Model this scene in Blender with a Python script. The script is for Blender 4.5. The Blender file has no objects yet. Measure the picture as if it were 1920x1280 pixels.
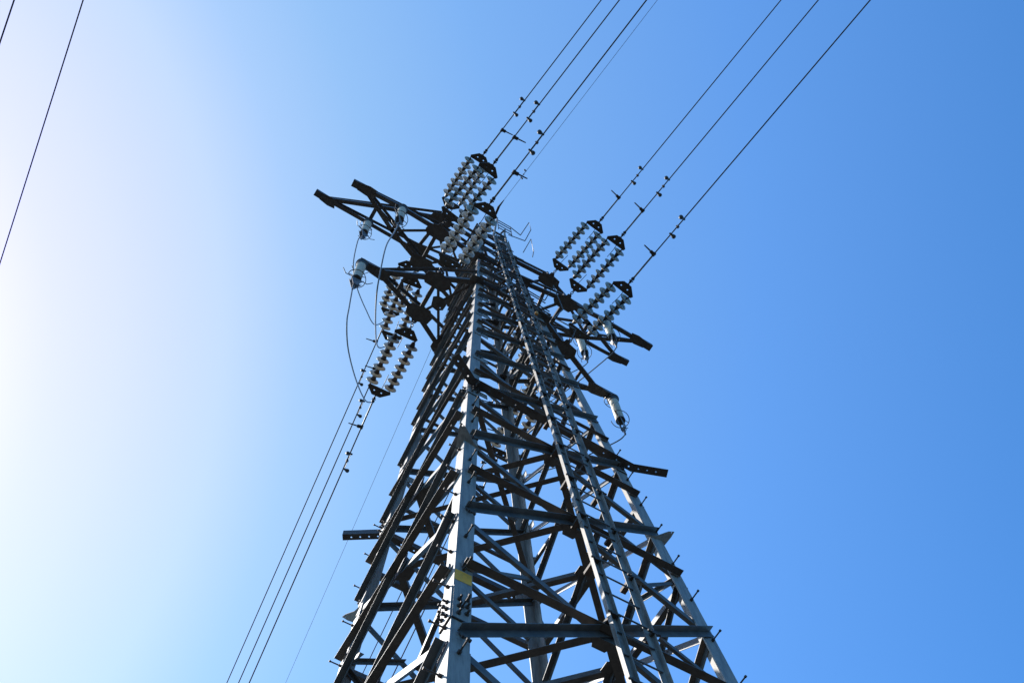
import bpy, bmesh, math, random
from mathutils import Vector, Matrix
random.seed(7)
R = math.radians
scene = bpy.context.scene
col = scene.collection

# ------------------------------------------------------------------ camera
cam_d = bpy.data.cameras.new('camera')
cam_d.sensor_width = 36.0
cam_d.lens = 35.006
cam_d.clip_start = 0.05
cam_d.clip_end = 20000
cam = bpy.data.objects.new('camera', cam_d)
col.objects.link(cam)
rx = Vector((0.86284699, -0.50370063, -0.0421989))
ry = Vector((0.46396, 0.82236171, -0.32933621))
rz = Vector((0.20058962, 0.26458815, 0.94326927))
M = Matrix((rx, -ry, -rz)).transposed().to_4x4()
M.translation = Vector((-3.849, -5.806, 1.6))
cam.matrix_world = M
scene.camera = cam

# ------------------------------------------------------------------ sun and sky
SUN = Vector((-0.4837, 0.5328, 0.6944)).normalized()
sun_d = bpy.data.lights.new('sun', 'SUN')
sun_d.energy = 4.8
sun_d.angle = R(0.53)
sun_d.color = (1.0, 0.955, 0.88)
sun = bpy.data.objects.new('sun', sun_d)
sun.rotation_euler = SUN.to_track_quat('Z', 'Y').to_euler()
sun.location = (-20, 20, 60)
col.objects.link(sun)

world = bpy.data.worlds.new('World')
scene.world = world
world.use_nodes = True
nt = world.node_tree
nt.nodes.clear()
def wn(t, **k):
    n = nt.nodes.new(t)
    for a, b in k.items(): setattr(n, a, b)
    return n
out = wn('ShaderNodeOutputWorld')
bg = wn('ShaderNodeBackground')
sky = wn('ShaderNodeTexSky', sky_type='NISHITA')
sky.sun_disc = False
sky.sun_elevation = math.asin(SUN.z)
sky.sun_rotation = math.atan2(SUN.x, SUN.y)
sky.altitude = 200
sky.air_density = 1.0
sky.dust_density = 1.0
sky.ozone_density = 2.0
bg.inputs['Strength'].default_value = 0.15
# the bright aureole of the hazy air round the sun, added by angle from the sun direction
tc = wn('ShaderNodeTexCoord')
dot = wn('ShaderNodeVectorMath', operation='DOT_PRODUCT')
nrm = wn('ShaderNodeVectorMath', operation='NORMALIZE')
nt.links.new(tc.outputs['Generated'], nrm.inputs[0])
nt.links.new(nrm.outputs['Vector'], dot.inputs[0])
dot.inputs[1].default_value = SUN
ac = wn('ShaderNodeMath', operation='ARCCOSINE')
nt.links.new(dot.outputs['Value'], ac.inputs[0])
ramp = wn('ShaderNodeValToRGB')
mr = wn('ShaderNodeMapRange')
mr.inputs['From Min'].default_value = 0.0
mr.inputs['From Max'].default_value = R(80)
nt.links.new(ac.outputs['Value'], mr.inputs['Value'])
nt.links.new(mr.outputs['Result'], ramp.inputs['Fac'])
tint = wn('ShaderNodeMix', data_type='RGBA', blend_type='MULTIPLY')
tint.inputs['Factor'].default_value = 1.0
tint.inputs['B'].default_value = (.265, .665, 1.06, 1)
add = wn('ShaderNodeMix', data_type='RGBA', blend_type='ADD')
add.inputs['Factor'].default_value = 1.0
add.clamp_result = False
cr = ramp.color_ramp
stops = [(0.0, (.80, .40, .10)), (18.7, (.652, .200, .0)), (20.9, (.590, .222, .0)), (24, (.548, .268, .0)), (29.5, (.445, .305, .0)), (33.6, (.301, .255, .0)),
         (38.3, (.213, .222, .045)), (45.7, (.139, .178, .12)), (59.5, (.073, .124, .18)), (80, (.010, .035, .05))]
cr.elements[0].position = 0.0; cr.elements[0].color = (*stops[0][1], 1)
cr.elements[1].position = 1.0; cr.elements[1].color = (*stops[-1][1], 1)
for th, c_ in stops[1:-1]:
    e_ = cr.elements.new(th / 80); e_.color = (*c_, 1)
scl = wn('ShaderNodeVectorMath', operation='SCALE')
scl.inputs['Scale'].default_value = 3.57
nt.links.new(ramp.outputs['Color'], scl.inputs[0])
nt.links.new(sky.outputs['Color'], tint.inputs['A'])
nt.links.new(tint.outputs['Result'], add.inputs['A'])
nt.links.new(scl.outputs['Vector'], add.inputs['B'])
nt.links.new(add.outputs['Result'], bg.inputs['Color'])
nt.links.new(bg.outputs['Background'], out.inputs['Surface'])

scene.view_settings.view_transform = 'Standard'
scene.view_settings.look = 'None'
scene.view_settings.exposure = 0.9
scene.view_settings.gamma = 1.0

# ------------------------------------------------------------------ materials
def mat(name, base, rough=0.6, metal=0.0, dark=None, scale=6.0, lo=0.4, hi=0.65, stretch=(1, 1, 1), rust=None, rust_amt=0.62, bump=0.0):
    m = bpy.data.materials.new(name)
    m.use_nodes = True
    t = m.node_tree
    b = t.nodes['Principled BSDF']
    b.inputs['Roughness'].default_value = rough
    b.inputs['Metallic'].default_value = metal
    b.inputs['Base Color'].default_value = (*base, 1)
    if dark is not None:
        c = t.nodes.new('ShaderNodeTexCoord')
        mp = t.nodes.new('ShaderNodeMapping')
        mp.inputs['Scale'].default_value = stretch
        t.links.new(c.outputs['Object'], mp.inputs['Vector'])
        n = t.nodes.new('ShaderNodeTexNoise')
        n.inputs['Scale'].default_value = scale
        n.inputs['Detail'].default_value = 8
        n.inputs['Roughness'].default_value = 0.65
        t.links.new(mp.outputs['Vector'], n.inputs['Vector'])
        r = t.nodes.new('ShaderNodeValToRGB')
        r.color_ramp.elements[0].position = lo
        r.color_ramp.elements[0].color = (*dark, 1)
        r.color_ramp.elements[1].position = hi
        r.color_ramp.elements[1].color = (*base, 1)
        t.links.new(n.outputs['Fac'], r.inputs['Fac'])
        last = r.outputs['Color']
        if rust is not None:
            n2 = t.nodes.new('ShaderNodeTexNoise')
            n2.inputs['Scale'].default_value = scale * 2.1
            n2.inputs['Detail'].default_value = 10
            n2.inputs['Roughness'].default_value = 0.75
            t.links.new(c.outputs['Object'], n2.inputs['Vector'])
            r2 = t.nodes.new('ShaderNodeValToRGB')
            r2.color_ramp.elements[0].position = rust_amt - 0.06
            r2.color_ramp.elements[0].color = (0, 0, 0, 1)
            r2.color_ramp.elements[1].position = rust_amt + 0.04
            r2.color_ramp.elements[1].color = (1, 1, 1, 1)
            t.links.new(n2.outputs['Fac'], r2.inputs['Fac'])
            mx = t.nodes.new('ShaderNodeMix')
            mx.data_type = 'RGBA'
            t.links.new(r2.outputs['Color'], mx.inputs['Factor'])
            t.links.new(last, mx.inputs['A'])
            mx.inputs['B'].default_value = (*rust, 1)
            last = mx.outputs['Result']
        t.links.new(last, b.inputs['Base Color'])
        mr_ = t.nodes.new('ShaderNodeMapRange')
        mr_.inputs['To Min'].default_value = rough - 0.12
        mr_.inputs['To Max'].default_value = rough + 0.14
        t.links.new(n.outputs['Fac'], mr_.inputs['Value'])
        t.links.new(mr_.outputs['Result'], b.inputs['Roughness'])
        if bump:
            bp = t.nodes.new('ShaderNodeBump')
            bp.inputs['Strength'].default_value = bump
            bp.inputs['Distance'].default_value = 0.004
            t.links.new(n.outputs['Fac'], bp.inputs['Height'])
            t.links.new(bp.outputs['Normal'], b.inputs['Normal'])
    return m

MT = {}
MT['leg'] = mat('galvanised_leg', (0.275, 0.236, 0.198), 0.58, 0.0, (0.165, 0.144, 0.122), 6, 0.36, 0.58, (4, 4, 0.4), (0.12, 0.085, 0.055), 0.67, 0.35)
MT['brace'] = mat('weathered_steel', (0.112, 0.099, 0.086), 0.52, 0.0, (0.050, 0.046, 0.042), 7, 0.35, 0.65, (1, 1, 1), (0.085, 0.058, 0.040), 0.66, 0.25)
MT['arm'] = mat('stained_arm_steel', (0.082, 0.082, 0.080), 0.5, 0.1, (0.042, 0.040, 0.039), 9, 0.35, 0.65, (1, 1, 1), (0.055, 0.03, 0.018), 0.58, 0.3)
MT['ladder'] = mat('ladder_steel', (0.26, 0.222, 0.182), 0.58, 0.0, (0.12, 0.098, 0.077), 5, 0.35, 0.6, (4, 4, 0.6), (0.20, 0.13, 0.08), 0.63, 0.2)
MT['bolt'] = mat('rusty_bolt', (0.10, 0.075, 0.055), 0.7, 0.2, (0.05, 0.035, 0.028), 30)
MT['fitting'] = mat('dark_fitting', (0.075, 0.07, 0.065), 0.5, 0.4, (0.04, 0.033, 0.028), 20)
MT['cap'] = mat('insulator_cap_iron', (0.06, 0.045, 0.036), 0.55, 0.3, (0.032, 0.024, 0.02), 22)
MT['porcelain'] = mat('grey_white_porcelain', (0.46, 0.425, 0.35), 0.28, 0.0, (0.33, 0.305, 0.25), 9, 0.3, 0.6)
MT['polymer'] = mat('pale_post_insulator', (0.60, 0.52, 0.39), 0.5, 0.0, (0.46, 0.39, 0.29), 5, 0.3, 0.6, (1, 1, 0.5))
MT['alu'] = mat('aged_aluminium', (0.20, 0.19, 0.18), 0.5, 0.5, (0.11, 0.10, 0.09), 15)
MT['wire'] = mat('weathered_conductor', (0.030, 0.029, 0.030), 0.9, 0.0, (0.018, 0.017, 0.018), 25)
MT['jumper'] = mat('jumper_aluminium', (0.24, 0.23, 0.22), 0.5, 0.4, (0.14, 0.13, 0.12), 25)
MT['yellow'] = mat('yellow_paint', (0.90, 0.36, 0.025), 0.6, 0.0, (0.60, 0.27, 0.04), 14, 0.3, 0.55)
MT['red'] = mat('faded_red_paint', (0.42, 0.07, 0.08), 0.6, 0.0, (0.34, 0.16, 0.16), 30, 0.4, 0.6)
MT['orange'] = mat('orange_plastic', (0.62, 0.26, 0.03), 0.5)
MT['ground'] = mat('dark_soil_and_grass', (0.022, 0.025, 0.021), 0.95, 0.0, (0.014, 0.015, 0.014), 0.8, 0.35, 0.65)
MT['concrete'] = mat('concrete', (0.34, 0.33, 0.31), 0.9, 0.0, (0.24, 0.23, 0.22), 3)

# ------------------------------------------------------------------ mesh helpers
class MB:
    def __init__(s): s.v = []; s.f = []
    def add(s, vs, fs):
        n = len(s.v); s.v += [tuple(v) for v in vs]; s.f += [[i + n for i in f] for f in fs]; return s
    def prism(s, prof, a, b, u, v):
        """profile points (p,q) in the frame u,v swept from a to b"""
        a, b = Vector(a), Vector(b); d = (b - a).normalized()
        u = Vector(u); u = (u - d * u.dot(d)).normalized()
        w = d.cross(u)
        if w.dot(Vector(v)) < 0: w = -w
        n = len(prof)
        vs = [a + u * p + w * q for p, q in prof] + [b + u * p + w * q for p, q in prof]
        fs = [[i, (i + 1) % n, n + (i + 1) % n, n + i] for i in range(n)]
        fs += [list(range(n))[::-1], list(range(n, 2 * n))]
        return s.add(vs, fs)
    def angle(s, a, b, u, v, w1, w2=None, t=0.01):
        w2 = w2 or w1
        return s.prism([(0, 0), (w1, 0), (w1, t), (t, t), (t, w2), (0, w2)], a, b, u, v)
    def bar(s, a, b, u, wu, wv, v=None):
        d = Vector(b) - Vector(a); v = v or d.cross(Vector(u))
        return s.prism([(-wu / 2, -wv / 2), (wu / 2, -wv / 2), (wu / 2, wv / 2), (-wu / 2, wv / 2)], a, b, u, v)
    def channel(s, a, b, u, v, w, h, t=0.01):
        """web of width w along u, two flanges of height h along v"""
        return s.prism([(0, 0), (w, 0), (w, h), (w - t, h), (w - t, t), (t, t), (t, h), (0, h)], a, b, u, v)
    def tube(s, pts, r, n=8, caps=True):
        pts = [Vector(p) for p in pts]
        rs = r if isinstance(r, (list, tuple)) else [r] * len(pts)
        ref = None; rings = []
        for i, p in enumerate(pts):
            d = (pts[min(i + 1, len(pts) - 1)] - pts[max(i - 1, 0)]).normalized()
            if ref is None:
                ref = d.orthogonal().normalized()
            ref = (ref - d * ref.dot(d)).normalized()
            w = d.cross(ref)
            rings.append([p + (ref * math.cos(2 * math.pi * k / n) + w * math.sin(2 * math.pi * k / n)) * rs[i] for k in range(n)])
        vs = [v for r_ in rings for v in r_]; fs = []
        for i in range(len(pts) - 1):
            for k in range(n):
                fs.append([i * n + k, i * n + (k + 1) % n, (i + 1) * n + (k + 1) % n, (i + 1) * n + k])
        if caps:
            fs.append(list(range(n))[::-1]); fs.append([(len(pts) - 1) * n + k for k in range(n)])
        return s.add(vs, fs)
    def lathe(s, prof, base, axis, n=20):
        axis = Vector(axis).normalized(); u = axis.orthogonal().normalized(); w = axis.cross(u); base = Vector(base)
        vs = []; fs = []
        for (r, h) in prof:
            for k in range(n):
                a = 2 * math.pi * k / n
                vs.append(base + axis * h + (u * math.cos(a) + w * math.sin(a)) * max(r, 1e-4))
        m = len(prof)
        for i in range(m - 1):
            for k in range(n):
                fs.append([i * n + k, i * n + (k + 1) % n, (i + 1) * n + (k + 1) % n, (i + 1) * n + k])
        fs.append(list(range(n))[::-1]); fs.append([(m - 1) * n + k for k in range(n)])
        return s.add(vs, fs)
    def build(s, name, m, parent=None, smooth=False):
        me = bpy.data.meshes.new(name)
        me.from_pydata(s.v, [], s.f)
        me.validate()
        bm = bmesh.new(); bm.from_mesh(me)
        bmesh.ops.recalc_face_normals(bm, faces=bm.faces)
        bm.to_mesh(me); bm.free()
        if smooth:
            for p in me.polygons: p.use_smooth = True
            try: me.set_sharp_from_angle(angle=R(38))
            except Exception: pass
        me.materials.append(m)
        o = bpy.data.objects.new(name, me); col.objects.link(o)
        if parent: o.parent = parent
        return o

def plate_geom(outline, holes, thick):
    """flat plate with round holes, centred on z=0, returns verts, faces"""
    cu = bpy.data.curves.new('plate', 'CURVE'); cu.dimensions = '2D'; cu.fill_mode = 'BOTH'; cu.extrude = thick / 2
    def sp(pts):
        q = cu.splines.new('POLY'); q.points.add(len(pts) - 1)
        for i, (x, y) in enumerate(pts): q.points[i].co = (x, y, 0, 1)
        q.use_cyclic_u = True
    sp(outline)
    for (x, y, r) in holes:
        sp([(x + r * math.cos(a * math.pi / 6), y + r * math.sin(a * math.pi / 6)) for a in range(12)])
    o = bpy.data.objects.new('plate', cu); col.objects.link(o)
    dg = bpy.context.evaluated_depsgraph_get()
    me = bpy.data.meshes.new_from_object(o.evaluated_get(dg))
    vs = [v.co.copy() for v in me.vertices]; fs = [list(p.vertices) for p in me.polygons]
    bpy.data.objects.remove(o); bpy.data.curves.remove(cu); bpy.data.meshes.remove(me)
    return vs, fs
def frame(o, x, y):
    x = Vector(x).normalized(); y = Vector(y); y = (y - x * y.dot(x)).normalized(); z = x.cross(y)
    m = Matrix((x, y, z)).transposed().to_4x4(); m.translation = Vector(o); return m
def put(mb, geom, m):
    return mb.add([m @ v for v in geom[0]], geom[1])

def tag(o, label, cat, group=None, kind=None):
    o['label'] = label; o['category'] = cat
    if group: o['group'] = group
    if kind: o['kind'] = kind
    return o
def empty(name, loc=(0, 0, 0)):
    o = bpy.data.objects.new(name, None); o.empty_display_size = 0.3; col.objects.link(o); o.location = loc; return o
def copy_tree(o, parent=None):
    c = o.copy(); col.objects.link(c)
    if parent: c.parent = parent
    for ch in [x for x in col.objects if x.parent == o]: copy_tree(ch, c)
    return c

# ------------------------------------------------------------------ ground
g = MB()
N_ = 40
S_ = 3000.0
for i in range(N_ + 1):
    for j in range(N_ + 1):
        x = (i / N_ * 2 - 1); y = (j / N_ * 2 - 1)
        x = math.copysign(abs(x) ** 2.2, x) * S_; y = math.copysign(abs(y) ** 2.2, y) * S_
        d = math.hypot(x, y)
        z = 0 if d < 12 else 0.25 * math.sin(x * 0.03) * math.cos(y * 0.027) * min(1, (d - 12) / 60)
        g.v.append((x, y, z))
for i in range(N_):
    for j in range(N_):
        a = i * (N_ + 1) + j
        g.f.append([a, a + N_ + 1, a + N_ + 2, a + 1])
go = g.build('ground', MT['ground']); go['kind'] = 'structure'

# ------------------------------------------------------------------ the tower
Z4, ZA = 14.333, 35.83
def hw(z):
    z = min(z, 28.6)
    return 1.3 * (ZA - z) / (ZA - Z4)
tower = empty('transmission_tower')
tag(tower, 'tall grey lattice steel pylon with three crossarms and a ladder up its front face', 'pylon')
CN = [(-1, 1), (-1, -1), (1, -1), (1, 1)]       # left, near, right, far legs
def corner(i, z):
    s = CN[i % 4]; h = hw(z); return Vector((s[0] * h, s[1] * h, z))
def face_n(i):
    a, b, c = corner(i, 5), corner(i + 1, 5), corner(i, 20)
    n = (b - a).cross(c - a).normalized()
    m = (a + b) / 2
    return n if n.dot(Vector((m.x, m.y, 0))) > 0 else -n
ZT = 30.1
bolts = MB(); plates = MB()
for i in range(4):
    s = CN[i]
    mb = MB()
    cuts = [(0.0, 8.0, .19, .017), (8.0, 14.45, .18, .016), (14.45, 22.0, .17, .014), (22.0, 28.6, .15, .012), (28.6, ZT, .12, .01)]
    for (za, zb, w, t) in cuts:
        mb.angle(corner(i, za), corner(i, zb), (-s[0], 0, 0), (0, -s[1], 0), w, w, t)
    leg = mb.build('leg', MT['leg'], tower)
    # splice covers with bolt rows, a little proud of the leg
    for zs_ in (8.39, 14.33, 22.05):
        for k in (0, 1):
            fi = i if k == 0 else (i - 1) % 4
            n = face_n(fi)
            t_in = Vector((-s[0], 0, 0)) if abs(n.y) > abs(n.x) else Vector((0, -s[1], 0))
            up = (corner(i, zs_ + 1) - corner(i, zs_)).normalized()
            c0 = corner(i, zs_) + n * 0.007
            pm = MB(); pm.bar(c0 + t_in * .088, c0 + t_in * .088 + up * 0.50, t_in, .174, .014, n)
            pm.build('splice_plate', MT['leg'], leg)
            jm = MB(); jm.bar(c0 + t_in * .088 - up * .016, c0 + t_in * .088 - up * .003, t_in, .178, .016, n)
            jm.build('splice_edge', MT['bolt'], leg)
            for rr in (.07, .18, .29):
                for cc in (.055, .13):
                    p = c0 + t_in * cc + up * (rr + (.035 if cc > .1 else 0)) + n * .005
                    if zs_ < 20 and i in (0, 1, 2): q = MB()
                    else: q = bolts
                    q.tube([p, p + n * .02], .021, 6); q.tube([p + n * .02, p + n * .055], .0115, 6)
                    if q is not bolts: q.build('splice_bolt', MT['bolt'], leg)
    ft = MB(); c = corner(i, 0)
    ft.lathe([(0.42, -0.05), (0.42, 0.25), (0.36, 0.3)], (c.x - s[0] * .06, c.y - s[1] * .06, 0), (0, 0, 1), 20)
    ft.build('footing', MT['concrete'], leg)

LV = [0, 2.9, 5.6, 8.1, 10.43, 12.57, 14.5, 16.28, 17.85, 19.35, 20.75, 22.1, 23.4, 24.3, 25.3, 26.5, 27.7, 28.9, 30.0]
low, high = MB(), MB()
def bw(z): return .084 if z < 12.6 else (.08 if z < 17 else (.07 if z < 23 else .058))
for i in range(4):
    n = face_n(i)
    for k in range(len(LV) - 1):
        z0, z1 = LV[k], LV[k + 1]
        w = bw(z0)
        A0, B0, A1, B1 = corner(i, z0), corner(i + 1, z0), corner(i, z1), corner(i + 1, z1)
        ax = (B0 - A0).normalized(); up = n.cross(ax); up = up if up.z > 0 else -up
        def trim(a, b, e):
            d = (b - a).normalized(); return a + d * e, b - d * e
        target = low if z0 < 5.5 else (high if z0 > 27.5 else None)
        e = .075 if z0 < 20 else .05
        # outside diagonal: from A low to B high, out-flange along its top edge
        a, b = trim(A0 + up * .02, B1 - up * .0, e)
        off = n * .014 + up * (w * .5)
        if target: target.angle(a + off, b + off, -up, n, w, w * .95, .008)
        else:
            q = MB(); q.angle(a + off, b + off, -up, n, w, w * .95, .008); q.build('diagonal_brace', MT['brace'], tower)
        # inside diagonal: from A high to B low
        a, b = trim(A1, B0 + up * .02, e * .55)
        off = -n * .020 + up * (w * .5)
        if target: target.angle(a + off, b + off, -up, -n, w, w * .9, .008)
        else:
            q = MB(); q.angle(a + off, b + off, -up, -n, w, w * .9, .008); q.build('diagonal_brace', MT['brace'], tower)
        # bolts and plates at the outside ends
        for (p, sd) in ((A0 + up * .02, 1), (B1, -1)):
            if z0 < 5.5: continue
            if z0 > 14.0 and z0 < 26:
                c0 = p + ax * sd * .17 + n * .008 - up * .02
                pq = MB() if (i < 2 and z0 < 22) else plates
                pq.bar(c0 - ax * .13, c0 + ax * .13, up, .17, .009, n)
                if pq is not plates: pq.build('gusset_plate', MT['leg'], tower)
            for j, dd in enumerate((.10, .16)):
                pp = p + ax * sd * dd + n * (.022 + w * .0) - up * (.02 if j else .0)
                bolts.tube([pp, pp + n * .025], .013, 6)
    # horizontals through the crossings
    for k in range(2, len(LV) - 2):
        z0, z1 = LV[k], LV[k + 1]
        if k == 7: continue
        # height of the crossing
        h0, h1 = hw(z0), hw(z1)
        zm = z0 + (z1 - z0) * h0 / (h0 + h1)
        w = bw(z0) * (.95 if z0 < 14 else .62)
        A, B = corner(i, zm), corner(i + 1, zm)
        ax = (B - A).normalized(); up = n.cross(ax); up = up if up.z > 0 else -up
        off = n * .026 - up * w * .5
        q = MB(); q.angle(A + ax * .06 + off, B - ax * .06 + off, up, n, w, w * 1.05, .008); q.build('horizontal_brace', MT['brace'], tower)
        for sd, p in ((1, A), (-1, B)):
            for dd in (.09, .15):
                pp = p + ax * sd * dd + n * .034
                bolts.tube([pp, pp + n * .022], .013, 6)
            c0 = p + ax * sd * .12 + n * .017
            plates.bar(c0 - ax * .06, c0 + ax * .06, up, .09, .016, n)
        if z0 < 14.4:
            m = (A + B) / 2
            pl = MB(); pl.bar(m - ax * .17 - n * .004, m + ax * .17 - n * .004, up, .24, .009, n); pl.build('gusset_plate', MT['brace'], tower)
            # redundant struts from the leg at mid panel to the quarter points of the diagonals
            if z0 < 12:
                for sd, c in ((1, i), (-1, i + 1)):
                    P0 = corner(c, zm) - n * .03 + ax * sd * .05
                    if sd == 1:
                        din = (corner(i, z1), corner(i + 1, z0)); dout = (corner(i, z0), corner(i + 1, z1)); t = .25
                    else:
                        din = (corner(i + 1, z0), corner(i, z1)); dout = (corner(i + 1, z1), corner(i, z0)); t = .25
                    for dg_, o_ in ((din, -.045), (dout, -.012)):
                        Q = dg_[0].lerp(dg_[1], t) + n * o_
                        P1 = P0 + up * (.05 if Q.z > zm else -.05)
                        q = MB(); q.angle(P1, Q, -up, -n, .055, .055, .006); q.build('redundant_strut', MT['brace'], tower)
    # diamond-shaped plan bracing between neighbouring faces
    for k in (3, 4, 5):
        z0, z1 = LV[k], LV[k + 1]; h0, h1 = hw(z0), hw(z1); zm = z0 + (z1 - z0) * h0 / (h0 + h1)
        h = hw(zm) - .05
        cs = [Vector((-h, 0, zm)), Vector((0, -h, zm)), Vector((h, 0, zm)), Vector((0, h, zm))]
        a, b = cs[i], cs[(i + 1) % 4]; d = (b - a).normalized()
        q = MB(); q.angle(a + d * .04, b - d * .04, (0, 0, 1), d.cross(Vector((0, 0, 1))), .085, .085, .008); q.build('plan_brace', MT['brace'], tower)
        nm = Vector((cs[i].x, cs[i].y, 0)).normalized(); tt = nm.cross(Vector((0, 0, 1)))
        pl = MB()
        vs = [cs[i] + tt * .15 + nm * .03, cs[i] - tt * .15 + nm * .03, cs[i] - tt * .07 - nm * .12, cs[i] + tt * .07 - nm * .12]
        pl.add([v + Vector((0, 0, -.012)) for v in vs] + [v + Vector((0, 0, -.002)) for v in vs], [[0, 1, 2, 3], [7, 6, 5, 4], [0, 4, 5, 1], [1, 5, 6, 2], [2, 6, 7, 3], [3, 7, 4, 0]])
        pl.build('gusset_plate', MT['brace'], tower)
    # diagonal plan bracing inside the splice level and fin level
for z in (12.52, 14.55):
    h = hw(z) - .06
    for (a, b, dz) in (((-h, -h), (h, h), 0), ((-h, h), (h, -h), .1)):
        q = MB(); A = Vector((a[0], a[1], z + dz)); B = Vector((b[0], b[1], z + dz)); d = (B - A).normalized()
        if z > 14:
            q.angle(A, B, (0, 0, 1), d.cross(Vector((0, 0, 1))), .08, .08, .008); q.build('plan_brace', MT['brace'], tower)
low.build('lower_bracing', MT['brace'], tower)['kind'] = 'stuff'
high.build('top_bracing', MT['brace'], tower)['kind'] = 'stuff'
bolts.build('brace_bolts', MT['bolt'], tower)['kind'] = 'stuff'
plates.build('leg_plates', MT['leg'], tower)['kind'] = 'stuff'

# horizontal frames where the crossarms meet the legs
for z in (22.1, 25.2, 27.7, 28.9, 30.05):
    for i in range(4):
        n = face_n(i); A, B = corner(i, z), corner(i + 1, z); d = (B - A).normalized()
        q = MB(); q.channel(A + n * .03 - d * .02, B + n * .03 + d * .02, (0, 0, 1), n, .12 if z < 28 else .07, .05, .008)
        q.build('horizontal_brace', MT['arm'], tower)

# fins: pointed plan-gusset plates poking out of the corners
for i in range(4):
    s = CN[i]; c = corner(i, 12.5)
    gm = plate_geom([(.17, .12), (-.17, -.02), (-.16, -.18), (.02, -.16), (.30, .02), (.30, .30), (.02, .30)], [(-.08, -.10, .012)], .012)
    m = frame(c + Vector((0, 0, -.06)), (-s[0], 0, -.42), (0, -s[1], -.42))
    q = MB()
    out_ = [(-.16, -.15), (-.07, -.135), (.10, -.045), (.26, -.012), (.26, -.004), (.0, -.004), (-.004, .0), (-.004, .26), (-.012, .26), (-.045, .10), (-.135, -.07)]
    gm = plate_geom(out_, [(-.12, -.13, .011)], .012)
    put(q, gm, m); q.build('fin_plate', MT['leg'], tower)

# yellow band and red paint marks on the leg flanges
def band(i, z0, z1, fl, mt, w=.172):
    s = CN[i]; q = MB()
    n = face_n(i) if fl == 'y' else face_n((i - 1) % 4)
    t = Vector((-s[0], 0, 0)) if fl == 'y' else Vector((0, -s[1], 0))
    a, b = corner(i, z0) + n * .003, corner(i, z1) + n * .003
    q.add([a + t * .004, a + t * w, b + t * w, b + t * .004], [[0, 1, 2, 3]])
    q.build('paint_band', mt, tower)
band(1, 9.02, 9.20, 'y', MT['yellow'])
band(1, 24.72, 24.95, 'y', MT['red'], .13)
band(2, 24.62, 24.85, 'y', MT['red'], .13)

# step bolts
def peg(p, n):
    q = MB(); q.tube([p, p + n * .14], .0085, 7); q.tube([p + n * .135, p + n * .155], .014, 6); q.tube([p, p + n * .03], .018, 6)
    q.build('step_bolt', MT['bolt'], tower)
for (i, fl, z0) in ((1, 'y', 6.6), (1, 'x', 6.35), (2, 'y', 8.0), (0, 'x', 8.4)):
    s = CN[i]
    z = z0
    while z < 14.9:
        n = Vector((0, s[1], 0)) if fl == 'y' else Vector((s[0], 0, 0))
        t = Vector((-s[0], 0, 0)) if fl == 'y' else Vector((0, -s[1], 0))
        peg(corner(i, z) + t * (.085 if i == 1 else .06), n)
        z += .66 if i == 1 else .76

# lifting brackets with bent perforated ends
def bracket(p0, p1, e0, e1, wd):
    q = MB()
    for a, b, hl in ((p0, p1, 1), (p0, e0, 0), (p1, e1, 0)):
        a, b = Vector(a), Vector(b); L = (b - a).length; d = (b - a).normalized()
        if not hl: a.z += .0035
        hs = []
        x = .1
        while x < L - .05:
            if hl == 0 or x < .75 or x > L - .6: hs.append((x, .055, .013))
            x += .13 if hl == 0 else .21
        n = Vector((-d.y, d.x, 0))
        if n.dot(Vector((a.x, a.y, 0)) + Vector((b.x, b.y, 0))) < 0: n = -n
        put(q, plate_geom([(0, 0), (L, 0), (L, wd), (0, wd)], hs, .008), frame(a, d, n))
        put(q, plate_geom([(.004, 0.005), (L - .004, 0.005), (L - .004, .11), (.004, .11)], [], .008), frame(a + n * .005, d, (0, 0, 1)))
    q.build('lifting_bracket', MT['arm'], tower)
h = hw(14.62)
bracket((-h - .02, -h - .035, 14.6), (h + .10, -h - .04, 14.47), (-h - .42, -h - .26, 14.6), (h + .60, -h - .22, 14.45), .125)
bracket((-h + .06, h + .05, 14.58), (h + .02, h + .05, 14.58), (-h - .47, h + .37, 14.58), (h + .42, h + .33, 14.58), .10)

# ladder on the front face: thing's part, each rung a sub-part
def lp(x, z):
    k = min(z, 29.0)
    return Vector((x, -hw(k) - .17 - (0), z))
XL, XR = -.10, .34
rl = MB()
for x, ty in ((XL, 0), (XR, 1)):
    zb = [0.4] + [2.0 + 3.05 * j for j in range(9)] + [29.0]
    for a, b in zip(zb[:-1], zb[1:]):
        if b <= a: continue
        A, B = lp(x, a + .012), lp(x, b)
        if ty == 0: rl.channel(A - Vector((.012, 0, 0)), B - Vector((.012, 0, 0)), (1, 0, 0), (0, -1, 0), .105, .05, .007)
        else: rl.angle(A + Vector((.045, 0, 0)), B + Vector((.045, 0, 0)), (-1, 0, 0), (0, -1, 0), .085, .055, .007)
    top = 32.6 if x == XL else 30.1
    if x == XL: rl.bar(lp(x, 29.0) + Vector((.03, -.02, 0)), (XL + .22, -.62, 31.6), (1, 0, 0), .05, .04)
    else:
        rl.tube([lp(x, 29.0), lp(x, 30.2) + Vector((.02, .05, 0)), (XR + .02, -.60, 30.55), (XR - .03, -.45, 30.55), (XR - .03, -.42, 30.0)], .03, 8)
lad = rl.build('ladder', MT['ladder'], tower)
z = .8; cnt = 0
while z < 29.6:
    q = MB(); q.tube([lp(XL + .04, z) + Vector((0, -.02, 0)), lp(XR, z) + Vector((0, -.02, 0))], .0095, 6); q.build('rung', MT['brace'], lad)
    z += .345
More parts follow.
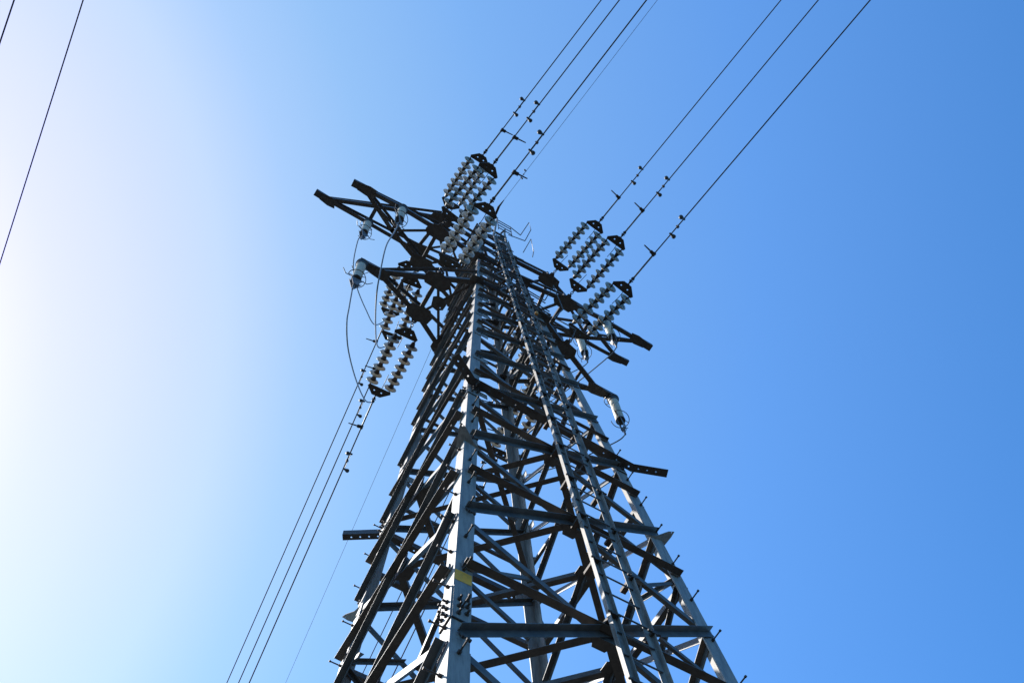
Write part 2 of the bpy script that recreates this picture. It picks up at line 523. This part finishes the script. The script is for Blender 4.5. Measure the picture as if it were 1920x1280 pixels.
# standoff clamps
z = 2.2
while z < 28:
    for x in (XL, XR):
        q = MB(); p = lp(x + .04, z); q.bar(p + Vector((0, -.06, 0)), p + Vector((0, .16, 0)), (1, 0, 0), .06, .045)
        q.tube([p + Vector((-.07, -.05, 0)), p + Vector((.07, -.05, 0))], .012, 6)
        q.build('standoff_clamp', MT['bolt'], lad)
    z += 1.02
q = MB(); p = lp(XR + .02, 20.85); q.lathe([(0.0, 0), (.035, .0), (.035, .06), (.02, .09)], p + Vector((.02, -.08, 0)), (0, -.3, 1), 10); q.build('orange_cap', MT['orange'], lad)

# rest platform rails and folded steps near the top of the ladder
pr = MB()
def rod(*pts, r=.0135):
    q = MB(); q.tube(pts, r, 6); q.build('railing_rod', MT['brace'], tower)
for (x0, y0, z0) in ((.50, -.62, 29.9), (.66, -.75, 28.4)):
    pass
for z in (29.3, 29.65, 30.0, 30.3):
    rod((-.02, -.80, z), (.42, -.80, z))
rod((-.02, -.80, 29.1), (-.02, -.80, 30.35)); rod((.42, -.80, 29.1), (.42, -.80, 30.35)); rod((.42, -.80, 30.3), (.80, -.74, 30.3))
rod((.80, -.74, 30.3), (.86, -1.16, 30.5), (1.02, -1.0, 30.5), (1.02, -.64, 30.4), r=.013)
rod((.98, -.5, 29.4), (1.06, -.86, 29.9), (1.28, -.62, 29.7), (1.30, -.5, 29.5), r=.013)
rod((.45, -.62, 30.05), (1.02, -.64, 30.4))
rod((.45, -.72, 27.2), (.72, -.74, 27.2))
for (xx, zz) in ((-.02, 26.6), (-.02, 24.2), (-.02, 22.6)):
    y = -hw(zz) - .3
    rod((xx, y, zz), (xx - .34, y + .05, zz - .9), (xx - .34, y + .05, zz - 1.0), (xx + .0, y - .02, zz - 1.35), r=.014)
for zz in (23.3, 22.3, 22.0):
    y = -hw(zz) - .2
    rod((.42, y, zz), (.92, y + .02, zz)); rod((.42, y, zz - .2), (.92, y + .02, zz - .2))
rod((.92, -.95, 23.3), (.95, -1.3, 23.5), (1.25, -1.1, 22.7), (1.05, -.95, 22.2), r=.014)
rod((1.05, -.95, 22.2), (1.45, -1.1, 21.6), (1.40, -.9, 21.2), r=.014)
# peak of the tower with its earth-wire horns
pk = MB()
for (sx, sy) in ((-1, -1), (1, -1), (-1, 1), (1, 1)):
    pk.angle((sx * hw(30), sy * hw(30), 30.0), (-.1 + sx * .06, sy * .1, 31.0), (-sx, 0, 0), (0, -sy, 0), .06, .06, .008)
pk.bar((-.1, -.75, 30.55), (-.1, .65, 30.55), (1, 0, 0), .08, .06)
pk.bar((-.1, -.1, 30.2), (-.1, -.1, 31.2), (1, 0, 0), .12, .12)
pk.build('peak_bracket', MT['arm'], tower)

# ------------------------------------------------------------------ crossarms
def up_(v, z): return Vector((v[0], v[1], z))
def crossarm(z, sx, tip_out, tip_in, N1, N2, extraN, extraL, cw, top_dz, node_post=None, label=None):
    """plan points are given for the left side; sx=-1 keeps them, sx=+1 mirrors them"""
    def P(p, dz=0): return Vector((p[0] * (1 if sx < 0 else -1), p[1], z + dz))
    lN, lL = P((-hw(z), -hw(z))), P((-hw(z), hw(z)))
    to, ti = P(tip_out), P(tip_in)
    d = (to - ti).normalized(); side = d.cross(Vector((0, 0, 1)))
    mb = MB()
    nch = [ti] + [P(p) for p in extraN] + [P(N1), lN]
    lch = [ti] + [P(p) for p in extraL] + [P(N2), lL]
    for ch, sg in ((nch, -1), (lch, 1)):
        for a, b in zip(ch[:-1], ch[1:]):
            dd = (b - a).normalized(); o = dd.cross(Vector((0, 0, 1))); o = o if o.y * sg > 0 else -o
            e = dd * .03
            mb.angle(a - e + o * cw * .5, b + e + o * cw * .5, -o, (0, 0, 1), cw, cw, .01)
    arm = mb.build('crossarm', MT['arm'], tower)
    # end stub: a box of two channels
    q = MB(); q.bar(ti - d * .12 + Vector((0, 0, .05)), to + Vector((0, 0, .05)), side, .17, .12); q.build('end_stub', MT['arm'], arm)
    # top chords
    for ch, lg, sy in ((nch, lN, -1), (lch, lL, 1)):
        zt = z + top_dz; c = Vector((-hw(zt) * (1 if sx < 0 else -1), sy * hw(zt), zt))
        a = ti + Vector((0, 0, .12))
        dd = (c - a).normalized(); o = dd.cross(Vector((0, 0, 1)))
        # run above the bottom chord's nodes
        mid = ch[-2] + Vector((0, 0, top_dz * (ch[-2] - ti).length / ((lg - ti).length) * .9 + .1))
        for a_, b_ in ((a, mid), (mid, c)):
            dd = (b_ - a_).normalized(); o = dd.cross(Vector((0, 0, 1)))
            q = MB(); q.angle(a_, b_, o, (0, 0, -1), cw * .62, cw * .62, .008); q.build('top_chord', MT['arm'], arm)
        q = MB(); q.bar(ch[-2] + Vector((0, 0, .01)), mid, (1, 0, 0), .05, .05); q.build('arm_strut', MT['arm'], arm)
    # plan bracing: strut between the string nodes and a cross with a centre plate
    a, b = P(N1), P(N2)
    def strut(a, b, w=.065, dz=.012):
        dd = (b - a).normalized(); o = dd.cross(Vector((0, 0, 1)))
        q = MB(); q.angle(a + Vector((0, 0, dz)) - o * w / 2, b + Vector((0, 0, dz)) - o * w / 2, o, (0, 0, 1), w, w, .007); q.build('arm_strut', MT['arm'], arm)
    strut(a, b, .09)
    strut(a, lL, .06, .014); strut(b, lN, .06, .03)
    # crossing point
    da, db = lL - a, lN - b; den = da.x * db.y - da.y * db.x
    t = ((b.x - a.x) * db.y - (b.y - a.y) * db.x) / den
    c = a + da * t
    gq = MB()
    gm = plate_geom([(-.17, -.08), (-.08, -.15), (.08, -.15), (.17, -.05), (.16, .09), (.04, .16), (-.11, .13)], [(.08, .07, .012)], .01)
    put(gq, gm, frame(c + Vector((0, 0, -.006)), (1, 0, 0), (0, 1, 0)))
    gq.build('gusset_plate', MT['arm'], arm)
    # node plates with an ear for the insulator strings
    for (p, q_, sg) in ((P(N1), nch[-3], -1), (P(N2), lch[-3], 1)):
        dd = (p - q_).normalized(); y = Vector((0, sg, 0))
        ol = [(-.30, -.10), (-.22, -.2), (.20, -.22), (.32, -.08), (.28, .08), (.07, .13), (.045, .20), (-.045, .20), (-.07, .13), (-.26, .07)]
        gm = plate_geom(ol, [(0, .165, .016)], .014)
        q = MB(); put(q, gm, frame(p + Vector((0, 0, -.016)), Vector((1, 0, 0)), y)); q.build('gusset_plate', MT['arm'], arm)
    q = MB(); gm = plate_geom([(.16, -.092), (.16, .092), (-.10, .125), (-.30, .10), (-.24, -.02), (-.30, -.10), (-.10, -.125)], [(.08, .05, .011), (.08, -.05, .011)], .012)
    put(q, gm, frame(ti + Vector((0, 0, -.022)), d, side)); q.build('gusset_plate', MT['arm'], arm)
    for p, w in ((lN, .16), (lL, .16)):
        q = MB(); gm = plate_geom([(-w, -w * .8), (w * .6, -w), (w, -w * .4), (w, w * .8), (-w * .3, w), (-w, w * .5)], [], .012)
        q2 = put(q, gm, frame(p + Vector((0, 0, -.018)), (1, 0, 0), (0, 1, 0))); q.build('gusset_plate', MT['arm'], arm)
    return arm, strut, P
for sx in (-1, 1):
    arm, strut, P = crossarm(22.1, sx, (-3.2, 0), (-2.75, 0), (-1.57, -.50), (-1.57, .42), [], [], .105, 1.1)
    strut(P((-2.2, -.24)), P((-2.2, .2)), .06)
    arm, strut, P = crossarm(25.2, sx, (-4.12 if sx < 0 else -4.34, -.76), (-3.80 if sx < 0 else -3.98, -.77), (-1.80, -.76), (-1.78, .2), [(-2.8, -.80)], [(-2.77, -.2)], .10, .95)
    strut(P((-2.77, -.2)), P((-1.8, -.76))); strut(P((-2.8, -.80)), P((-2.77, -.2)))
    arm, strut, P = crossarm(27.7, sx, (-4.88, .48), (-4.54, .5), (-1.68, -.54), (-1.86, .55), [(-3.3, .02)], [(-3.3, .52)], .10, .9)
    strut(P((-3.3, .02)), P((-1.86, .55))); strut(P((-3.3, .52)), P((-3.3, .02))); strut(P((-3.3, .02)), P((-3.3, .5)), .1, .03)

# ------------------------------------------------------------------ insulator strings (built once along +Y, width along X)
SL = 2.1
def yoke_plate():
    return plate_geom([(-.265, .0), (-.235, -.055), (0.265, -.055), (.285, .0), (.10, .165), (-.10, .165)], [(-.085, .05, .019), (.085, .05, .019)], .016)
def make_string():
    root = empty('insulator_string')
    tag(root, 'proto', 'insulator string', 'double insulator strings holding the conductors')
    lk = MB()
    def link(y0, y1, vert):
        a = Vector((0, 0, 1)) if vert else Vector((1, 0, 0)); r = .028
        pts = []
        for k in range(17):
            t = k / 16 * 2 * math.pi
            pts.append(Vector((0, (y0 + y1) / 2, 0)) + Vector((0, 1, 0)) * math.cos(t) * (y1 - y0) / 2 + a * math.sin(t) * r)
        lk.tube(pts, .010, 6, False)
    link(-.015, .085, True); link(.06, .16, False); link(.135, .215, True)
    lk.tube([(-.035, .195, 0), (.035, .195, 0)], .016, 6)
    lk.build('shackle_chain', MT['fitting'], root, True)
    q = MB(); put(q, yoke_plate(), Matrix.Translation((0, .37, 0)) @ Matrix.Rotation(math.pi, 4, 'Z')); q.build('yoke_plate', MT['fitting'], root)
    q = MB(); put(q, yoke_plate(), Matrix.Translation((0, 1.84, 0))); q.build('yoke_plate', MT['fitting'], root)
    # clevis straps at the plate corners
    for sx in (-1, 1):
        q = MB(); q.bar((sx * .25, .36, 0), (sx * .215, .46, 0), (1, 0, 0), .022, .04); q.build('clevis', MT['fitting'], root)
        q = MB(); q.bar((sx * .25, 1.84, 0), (sx * .215, 1.73, 0), (1, 0, 0), .022, .04); q.build('clevis', MT['fitting'], root)
        # arcing horn rods
    q = MB(); q.tube([(.05, 1.80, 0), (.055, 1.66, .05), (.05, 1.44, .07)], .008, 6); q.build('arcing_rod', MT['fitting'], root)
    q = MB(); q.tube([(-.04, .41, 0), (-.05, .5, .05), (-.05, .76, .08)], .008, 6); q.build('arcing_rod', MT['fitting'], root)
    disc_me = cap_me = None
    for sx in (-1, 1):
        for k in range(7):
            y = .575 + k * .184
            if disc_me is None:
                d = MB()
                d.lathe([(.045, -.014), (.085, -.009), (.125, .002), (.141, .010), (.146, .016), (.144, .022), (.138, .024), (.130, .018), (.112, .014), (.108, .026), (.102, .026), (.098, .013), (.078, .010), (.074, .024), (.067, .024), (.062, .010), (.03, .008)], (0, 0, 0), (0, 1, 0), 26)
                do = d.build('disc', MT['porcelain'], root, True); disc_me = do.data
                c = MB()
                c.lathe([(.016, -.128), (.030, -.126), (.038, -.112), (.040, -.098), (.048, -.086), (.052, -.060), (.062, -.036), (.070, -.014), (.05, -.004)], (0, 0, 0), (0, 1, 0), 16)
                c.lathe([(.016, .01), (.016, .05), (.02, .062), (.02, .074)], (0, 0, 0), (0, 1, 0), 10)
                co = c.build('cap', MT['cap'], do, True); cap_me = co.data
            else:
                do = bpy.data.objects.new('disc', disc_me); col.objects.link(do); do.parent = root
                co = bpy.data.objects.new('cap', cap_me); col.objects.link(co); co.parent = do
            do.location = (sx * .215, y, 0)
            do.rotation_euler = (random.uniform(-.03, .03), random.uniform(0, 6.2), random.uniform(-.03, .03))
    return root
proto_string = make_string()
used_string = [False]
def place_string(g, f, label):
    g, f = Vector(g), Vector(f)
    if not used_string[0]: o = proto_string; used_string[0] = True
    else: o = copy_tree(proto_string)
    y = (f - g).normalized(); x = y.cross(Vector((0, 0, 1))).normalized()
    if x.x < 0: x = -x
    z = x.cross(y)
    m = Matrix((x, y, z)).transposed().to_4x4(); m.translation = g
    o.matrix_world = m
    s = (f - g).length / SL
    o.scale = (1, s, 1)
    o['label'] = label
    return o

# dead-end clamp: eye, compression tube and terminal tongue (along +Y, tongue to +X)
def make_clamp():
    root = empty('dead_end_clamp'); tag(root, 'proto', 'cable clamp', 'dead-end clamps at the ends of the conductors')
    q = MB(); q.lathe([(.01, -.10), (.03, -.095), (.03, -.07), (.015, -.06), (.015, -.03), (.036, -.02), (.04, 0), (.036, .02), (.02, .045)], (0, 0, 0), (0, 1, 0), 12)
    q.tube([(-.045, -.05, 0), (.045, -.05, 0)], .014, 6); q.bar((0, -.19, 0), (0, -.06, 0), (1, 0, 0), .026, .03); q.tube([(-.04, -.15, 0), (.04, -.15, 0)], .012, 6)
    q.build('eye_fitting', MT['fitting'], root, True)
    q = MB(); q.tube([(0, .03, 0), (0, .66, 0), (0, .69, 0)], [.019, .019, .014], 10); q.build('compression_tube', MT['alu'], root, True)
    q = MB(); q.bar((-.03, .67, -.0), (.10, .69, -.02), (0, 1, 0), .07, .035); q.tube([(.09, .69, -.02), (.30, .72, -.06)], [.018, .013], 8); q.tube([(0, .63, 0), (0, .72, 0)], .032, 8)
    q.build('terminal_tongue', MT['fitting'], root)
    return root
clamp0 = make_clamp(); used_clamp = [False]
def place_clamp(f, d, side, label, tongue=True):
    if not used_clamp[0]: o = clamp0; used_clamp[0] = True
    else: o = copy_tree(clamp0)
    y = Vector(d).normalized(); x = Vector((side, 0, 0)); x = (x - y * x.dot(y)).normalized(); z = x.cross(y)
    m = Matrix((x, y, z)).transposed().to_4x4(); m.translation = Vector(f); o.matrix_world = m
    o['label'] = label
    return o
# vibration damper (messenger along +Y under the cable)
def make_damper():
    root = empty('vibration_damper'); tag(root, 'proto', 'damper', 'vibration dampers on the conductors')
    q = MB(); q.bar((0, 0, .03), (0, 0, -.06), (0, 1, 0), .05, .045); q.tube([(-.03, 0, -.03), (.045, 0, -.03)], .011, 6); q.build('cable_clamp', MT['alu'], root)
    q = MB(); q.tube([(0.02, -.20, -.05), (0.02, .20, -.05)], .006, 6); q.build('messenger', MT['fitting'], root)
    for sg in (-1, 1):
        q = MB(); q.lathe([(.018, -.035), (.023, -.02), (.022, .01), (.032, .035), (.044, .065), (.047, .085), (.040, .108), (.018, .122)], (0.02, sg * .2, -.05), (sg * .95, .0, -.35), 14)
        q.build('weight', MT['fitting'], root, True)
    return root
damper0 = make_damper(); used_damper = [False]
def place_damper(p, d, side, label, s=1.0):
    if not used_damper[0]: o = damper0; used_damper[0] = True
    else: o = copy_tree(damper0)
    y = Vector(d).normalized(); x = Vector((side, 0, 0)); x = (x - y * x.dot(y)).normalized(); z = x.cross(y)
    if z.z < 0: z = -z; x = y.cross(z)
    m = Matrix((x, y, z)).transposed().to_4x4(); m.translation = Vector(p); o.matrix_world = m
    o.scale = (s, s, s); o['label'] = label
    return o

def cable(name, p0, d, length, sag, r, label, mt='wire', cat='cable', group='conductors running away from the tower', n=60):
    p0 = Vector(p0); d = Vector(d)
    pts = []
    for k in range(n + 1):
        t = (k / n) ** 1.6 * length
        p = p0 + d * t
        p.z += sag * ((t / length) ** 2) * length * .5     # gentle upward curve of a hanging span
        pts.append(p)
    q = MB(); q.tube(pts, r, 8)
    return tag(q.build(name, MT[mt], None, True), label, cat, group)

# front spans (towards and over the camera), far spans (+Y)
FR = [ # arm node, far pin, exit point, words
 ((-1.68, -.70, 27.68), (-1.595, -2.707, 27.088), (-1.06, -7.27, 26.26), 'left', 'top'),
 ((-1.80, -.92, 25.18), (-1.498, -2.927, 24.663), (-0.98, -7.33, 23.99), 'left', 'middle'),
 ((-1.57, -.66, 22.08), (-1.504, -2.637, 21.342), (-0.94, -7.37, 20.91), 'left', 'bottom'),
 ((1.68, -.70, 27.68), (1.902, -2.708, 27.084), (2.70, -9.46, 26.49), 'right', 'top'),
 ((1.80, -.92, 25.18), (2.013, -2.949, 24.712), (2.79, -9.53, 24.14), 'right', 'middle'),
 ((1.57, -.66, 22.08), (1.863, -2.6, 21.463), (2.68, -9.49, 20.89), 'right', 'bottom')]
BK = [
 ((-1.86, .71, 27.68), (-1.59, 2.767, 28.08), 'left', 'top'),
 ((-1.78, .36, 25.18), (-1.495, 2.438, 25.30), 'left', 'middle'),
 ((-1.57, .58, 22.08), (-1.459, 2.671, 22.237), 'left', 'bottom'),
 ((1.86, .71, 27.68), (2.13, 2.767, 28.0), 'right', 'top'),
 ((1.78, .36, 25.18), (2.07, 2.438, 25.30), 'right', 'middle'),
 ((1.57, .58, 22.08), (1.68, 2.671, 22.237), 'right', 'bottom')]
WH = {'top': 'topmost', 'middle': 'middle', 'bottom': 'lowest'}
for g_, f_, e_, side, lvl in FR:
    place_string(g_, f_, 'double string of white disc insulators on the near side of the %s %s crossarm' % (WH[lvl], side))
    f, e = Vector(f_), Vector(e_); d = (e - f).normalized()
    sd = 1 if side == 'left' else -1
    place_clamp(f + d * .06, d, sd, 'dark rod with a stub, at the upper-right end of strings of the %s %s arm' % (WH[lvl], side))
    place_damper(f + d * 1.48, d, 1, 'pair of small dark weights on the upper-right cable of the %s %s arm' % (WH[lvl], side))
    cable('conductor_cable', f + d * .68, d, 70, .0016 * 20, .0132, 'dark cable rising to the upper edge of the photo from the %s %s crossarm' % (WH[lvl], side), group='conductors overhead')
import json
BKD = {'top': None}
HEAD = {'top': (.0942, -.05), 'middle': (.0960, -.05), 'bottom': (.0991, -.05)}
for g_, f_, side, lvl in BK:
    place_string(g_, f_, 'double string of white disc insulators on the far side of the %s %s crossarm' % (WH[lvl], side))
    f = Vector(f_); hx, sl = HEAD[lvl]
    d = Vector((hx, 1, sl)).normalized()
    place_clamp(f + d * .05, d, -1, 'dark rod at the lower-left end of strings of the %s %s arm' % (WH[lvl], side))
    place_damper(f + d * (1.83 if lvl != 'bottom' else 1.6), d, -1, 'pair of small dark weights on the lower-left cable of the %s %s arm' % (WH[lvl], side))
    cable('conductor_cable', f + d * .68, d, 260, .0, .0148, 'dark cable running down-left away from the %s %s crossarm' % (WH[lvl], side), group='conductors leaving the far side')

# earth wire over the peak
a = Vector((-.12, -1.37, 30.5)); b = Vector((.75, -8.3, 30.4)); d = (b - a).normalized()
cable('earth_wire', a - d * .0, d, 60, .001, .0055, 'very thin wire beside the cables at the upper right', cat='wire', group=None)
a2 = Vector((.13, 3.12, 30.5)); 
cable('earth_wire', (-.1, .65, 30.5), (Vector((1.77, 16.94, 30.5)) - Vector((-.1, .65, 30.5))).normalized(), 250, 0, .0055, 'very thin wire running down-left behind the tower from its peak', cat='wire', group=None)
q = MB(); q.bar((-.1, -.72, 30.52), a - d * .25, (1, 0, 0), .07, .03); q.tube([a - d * .28, a], [.035, .012], 8)
tag(q.build('earth_wire_clamp', MT['fitting']), 'dark wedge clamp holding the thin wire at the tower peak', 'clamp')
place_damper(a + d * .95, d, 1, 'smallest pair of weights, on the thin earth wire beside the tower top', .6)
# neighbouring line passing on the left
def span(p, q_, label):
    p, q_ = Vector(p), Vector(q_); d = (q_ - p)
    pts = [p + d * t for t in (-8, -4, -2, -1, 0, .5, 1, 2, 4, 8, 14)]
    m = MB(); m.tube(pts, .0135, 8); tag(m.build('conductor_cable', MT['wire'], None, True), label, 'cable', 'cables of the neighbouring line')
span((-10, -2.1, 21.62), (-10, 4.3, 23.4), 'dark cable crossing the bright sky at the left edge of the photo')
span((-10, -2.1, 18.6), (-10, -1.3, 18.72), 'short bit of dark cable in the upper left corner of the photo')

# ------------------------------------------------------------------ post insulators that carry the jumper loops
def make_post():
    root = empty('post_insulator'); tag(root, 'proto', 'post insulator', 'white post insulators carrying the jumpers')
    q = MB(); q.lathe([(.115, 0), (.135, -.02), (.135, -.055), (.115, -.075), (.105, -.16), (.095, -.17)], (0, 0, 0), (0, 0, 1), 22); q.build('cap_flange', MT['fitting'], root, True)
    prof = [(.093, -.15)]
    for k in range(24):
        zz = -.17 - k * .042
        prof += [(.090, zz), (.099, zz - .016), (.099, zz - .024), (.090, zz - .036)]
    prof += [(.085, -1.19)]
    q = MB(); q.lathe(prof, (0, 0, 0), (0, 0, 1), 24); q.build('porcelain_column', MT['polymer'], root, True)
    # arcing rings: open hoops
    for (zz, rr, a0, a1) in ((-.12, .20, 10, 150), (-1.05, .19, 180, 470)):
        q = MB(); pts = [(rr * math.cos(R(a)), rr * math.sin(R(a)), zz - .12 * math.sin(R((a - a0) / (a1 - a0) * 180)) * (1 if zz < -1 else -1)) for a in range(a0, a1 + 1, 14)]
        q.tube(pts, .0085, 6); q.tube([pts[0], (pts[0][0] * .5, pts[0][1] * .5, zz)], .0085, 6); q.tube([pts[len(pts) // 2], (pts[len(pts) // 2][0] * .5, pts[len(pts) // 2][1] * .5, zz)], .0085, 6)
        q.build('arcing_ring', MT['fitting'], root, True)
    for sgn in (-1, 1):
        q = MB(); q.tube([(sgn * .09, 0, -1.12), (sgn * .24, .02, -1.06), (sgn * .33, -.04, -1.0)], .009, 6); q.build('arcing_ring', MT['fitting'], root)
    q = MB(); q.lathe([(.08, -1.17), (.105, -1.18), (.105, -1.21), (.07, -1.23)], (0, 0, 0), (0, 0, 1), 20); q.build('base_flange', MT['fitting'], root, True)
    # jumper clamp: two side plates tapering to a tongue
    for sy in (-1, 1):
        q = MB(); gm = plate_geom([(-.14, 0), (-.115, -.06), (.115, -.06), (.15, -.01), (.10, -.20), (.045, -.46), (-.035, -.46), (-.09, -.22)], [(-.085, -.03, .013), (.085, -.03, .013), (0, -.2, .013)], .01)
        put(q, gm, Matrix.Translation((0, sy * .045, -1.20)) @ Matrix.Rotation(R(90), 4, 'X')); q.build('clamp_plate', MT['alu'], root)
    q = MB(); q.bar((0, 0, -1.58), (0, 0, -1.72), (1, 0, 0), .055, .06); q.tube([(0, -.06, -1.62), (0, .06, -1.62)], .013, 6); q.tube([(0, 0, -1.70), (0, 0, -1.90)], [.028, .018], 8); q.build('cable_socket', MT['alu'], root)
    return root
post0 = make_post()
posts = [(-3.12, 0, 22.1, 'left', 'bottom', 0, 8), (-2.8, -.80, 25.2, 'left', 'middle', 40, 10), (-3.3, .5, 27.7, 'left', 'top', 20, 12),
         (3.15, 0, 22.1, 'right', 'bottom', 30, -10), (2.95, -.80, 25.2, 'right', 'middle', 60, -12), (3.3, .5, 27.7, 'right', 'top', 75, -6)]
tips = {}
for n_, (x, y, z, side, lvl, rz_, tilt) in enumerate(posts):
    o = post0 if n_ == 0 else copy_tree(post0)
    o.location = (x, y, z - .035)
    o.rotation_euler = (0, 0, R(rz_))
    o['label'] = 'white post insulator with a dark clamp hanging under the %s %s crossarm' % (WH[lvl], side)
    tips[(side, lvl)] = Vector((x, y, z - 1.93))

def jumper(pts, label, grp='jumper loops hanging from the post insulators'):
    pts = [Vector(p) for p in pts]
    sm = []
    P_ = [pts[0]] + pts + [pts[-1]]
    for i in range(1, len(P_) - 2):
        for k in range(8):
            t = k / 8; a, b, c, d_ = P_[i - 1], P_[i], P_[i + 1], P_[i + 2]
            sm.append(.5 * ((2 * b) + (-a + c) * t + (2 * a - 5 * b + 4 * c - d_) * t * t + (-a + 3 * b - 3 * c + d_) * t ** 3))
    sm.append(pts[-1])
    q = MB(); q.tube(sm, .0135, 8)
    tag(q.build('jumper_cable', MT['jumper'], None, True), label, 'cable', grp)
jumper([tips[('left', 'top')], (-3.37, .41, 25.28), (-3.27, .54, 24.0), (-3.11, .76, 23.64), (-2.85, 1.09, 23.77), (-2.44, 1.64, 24.5), (-2.01, 2.21, 25.5), (-1.62, 2.80, 27.95)], 'slack grey cable looping from the topmost left post insulator to the far cable')
jumper([tips[('left', 'middle')], (-2.88, -1.01, 21.6), (-2.99, -1.26, 19.52), (-2.94, -1.16, 18.34), (-2.8, -.8, 17.93), (-2.5, -.06, 18.65), (-2.12, .9, 20.46), (-1.51, 2.47, 25.2)], 'slack grey cable looping from the middle left post insulator, almost straight down')
jumper([tips[('left', 'bottom')], (-3.04, .13, 19.54), (-2.96, .25, 19.0), (-2.71, .66, 18.91), (-2.26, 1.38, 19.57), (-1.79, 2.13, 20.66), (-1.47, 2.72, 22.15)], 'slack grey cable looping from the lowest left post insulator to the lowest far cable')
for lvl in ('top', 'middle', 'bottom'):
    a = tips[('right', lvl)]; b = Vector([f for g2, f, s_, l_ in BK if s_ == 'right' and l_ == lvl][0])
    m1 = a.lerp(b, .10) + Vector((0, 0, -.30)); m2 = a.lerp(b, .5) + Vector((0, 0, -.85)); m3 = a.lerp(b, .85) + Vector((0, 0, -.9))
    jumper([a, m1, m2, m3, b + Vector((0, .04, -.08))], 'slack grey cable looping from the %s right post insulator behind the tower' % WH[lvl])
